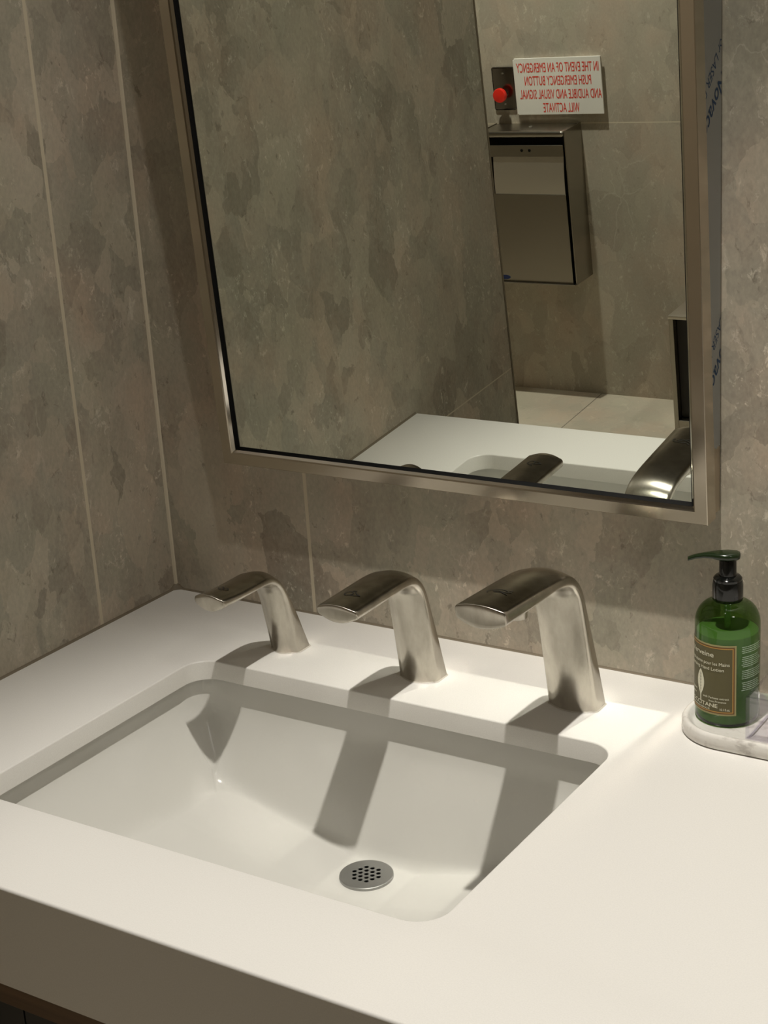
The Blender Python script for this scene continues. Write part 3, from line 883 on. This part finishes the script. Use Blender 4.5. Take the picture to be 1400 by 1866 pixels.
# emergency sign
sg = thing('emergency_sign', 'white wall sign with four lines of red capital lettering', 'sign', (-0.8245, YR, 0.010))
bm = bmesh.new(); box(bm, (-0.9565, YR + 0.0005, -0.0625), (-0.704, YR + 0.0105, 0.0790), 0.0004, 1)
finish(bm, 'backing_board', M['sign_white'], sg, smooth=0)
SX0, SX1, SZ0, SZ1 = -0.9500, -0.6990, -0.0640, 0.0838
bm = bmesh.new(); box(bm, (SX0, YR + 0.011, SZ0), (SX1, YR + 0.0155, SZ1), 0.0004, 1)
finish(bm, 'sign_board', M['sign_white'], sg, smooth=0)
bm = bmesh.new()
SW, SHT = SX1 - SX0, SZ1 - SZ0
for s, wf, cfx, cfz in (('IN THE EVENT OF AN EMERGENCY', 0.955, 0.5, 0.165), ('PUSH EMERGENCY BUTTON', 0.775, 0.495, 0.395), ('AND AUDIBLE AND VISUAL SIGNAL', 0.955, 0.515, 0.635), ('WILL ACTIVATE', 0.425, 0.515, 0.875)):
    t = text_bm(s, SW * wf, 0.0245, bold=0.013)
    xs_ = [v.co.x for v in t.verts]; mid = (max(xs_) + min(xs_)) / 2
    zc = SZ1 - SHT * cfz
    for v in t.verts:
        v.co = Vector((SX0 + SW * cfx - (v.co.x - mid), YR + 0.0158 + v.co.z, zc - 0.01225 + v.co.y))
    merge(bm, t)
finish(bm, 'sign_lettering', M['sign_red'], sg, smooth=0)['label'] = 'red lettering'

# paper towel dispenser
PX0, PX1, PZ0, PZ1, PD = -1.030, -0.7755, -0.5065, -0.0885, 0.100
PY = YR + PD
pt = thing('towel_dispenser', 'tall stainless steel paper towel dispenser on the rear wall', 'towel dispenser', ((PX0 + PX1) / 2, YR, PZ0))
bm = bmesh.new()
tk = 0.003
box(bm, (PX0, YR + 0.0005, PZ0), (PX0 + tk, PY, PZ1), 0.0004, 1)
box(bm, (PX1 - tk, YR + 0.0005, PZ0), (PX1, PY, PZ1), 0.0004, 1)
box(bm, (PX0 + tk, YR + 0.0005, PZ1 - 0.018), (PX1 - tk, PY + 0.002, PZ1), 0.0085, 5)
box(bm, (PX0 + tk, YR + 0.0005, PZ0), (PX1 - tk, PY + 0.008, PZ0 + tk), 0.0006, 1)
box(bm, (PX0 + tk, YR + 0.0005, PZ0 + tk), (PX1 - tk, YR + 0.003, PZ1 - tk))
finish(bm, 'cabinet', M['disp'], pt, smooth=0)
bm = bmesh.new(); box(bm, (PX0 + tk, PY - 0.006, PZ0 + tk), (PX1 - 0.0125, PY - 0.002, -0.2585), 0.0006, 1)
dr = finish(bm, 'door', M['disp'], pt, smooth=0)
bm = bmesh.new()
loops = []
for d in (0.0, 0.0006):
    loops.append([(-0.9950 + 0.0155 * math.cos(2 * PI * k / 32), PY - 0.002 + d, -0.4925 + 0.0062 * math.sin(2 * PI * k / 32)) for k in range(32)])
rings(bm, loops, True, True, True); bmesh.ops.recalc_face_normals(bm, faces=bm.faces)
finish(bm, 'badge', M['blue'], dr)['label'] = 'blue oval badge'
bm = bmesh.new(); box(bm, (PX0 + 0.008, PY - 0.012, -0.158), (PX1 - 0.010, PY - 0.004, -0.1265), 0.0008, 1)
br = finish(bm, 'sensor_bar', M['disp'], pt, smooth=0)
for dx in (-0.0115, 0.0115):
    bm = bmesh.new(); disc_at(bm, (-0.8965 + dx, PY - 0.004, -0.1405), (0, 1, 0), 0.0040, 0.0006, 20)
    finish(bm, 'sensor_eye', M['black'], br)
# curved baffle below the bar
bm = bmesh.new()
loops = []
for k in range(13):
    t_ = k / 12
    loops.append([(x, PY - 0.012 + 0.009 * (1 - (1 - t_) ** 2.2), -0.150 - 0.108 * t_) for x in (PX0 + 0.030, PX1 - 0.0135)])
rings(bm, loops, False)
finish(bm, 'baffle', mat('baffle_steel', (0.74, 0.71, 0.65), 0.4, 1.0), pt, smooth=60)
bm = bmesh.new(); box(bm, (PX0 + tk, PY - 0.050, PZ0 + 0.01), (PX1 - tk, PY - 0.045, PZ1 - tk))
finish(bm, 'inner_panel', M['dark_void'], pt, smooth=0)
bm = bmesh.new(); lathe(bm, [(0.006, 0.0), (0.0055, 0.003), (0.004, 0.0036)], (-0.8965, YR + 0.055, PZ1), 24)
finish(bm, 'lock', M['chrome'], pt)

# floor-standing waste bin at the edge of the mirror
wb = thing('waste_bin', 'low stainless steel waste bin on the floor by the rear wall', 'waste bin', (-0.30, YR + 0.15, FLOOR))
WX0, WX1, WY0, WY1, WZ1 = -0.472, -0.16, YR + 0.004, -2.48, -0.5405
bm = bmesh.new()
box(bm, (WX0, WY0, FLOOR + 0.001), (WX0 + 0.012, WY1, WZ1 - 0.01), 0.001, 1)
box(bm, (WX1 - 0.012, WY0, FLOOR + 0.001), (WX1, WY1, WZ1 - 0.01), 0.001, 1)
box(bm, (WX0 + 0.012, WY0, FLOOR + 0.001), (WX1 - 0.012, WY0 + 0.01, WZ1 - 0.01), 0.001, 1)
box(bm, (WX0 + 0.012, WY0, FLOOR + 0.001), (WX1 - 0.012, WY1, FLOOR + 0.03), 0.001, 1)
finish(bm, 'bin_body', M['disp'], wb, smooth=0)
bm = bmesh.new(); box(bm, (WX0 + 0.0125, WY1 - 0.030, FLOOR + 0.031), (WX1 - 0.0125, WY1 - 0.022, WZ1 - 0.011), 0.0008, 1)
finish(bm, 'front_flap', M['laminate'], wb, smooth=0)
bm = bmesh.new(); box(bm, (WX0 - 0.001, WY0, WZ1 - 0.0095), (WX1 + 0.001, WY1 + 0.002, WZ1), 0.0015, 2)
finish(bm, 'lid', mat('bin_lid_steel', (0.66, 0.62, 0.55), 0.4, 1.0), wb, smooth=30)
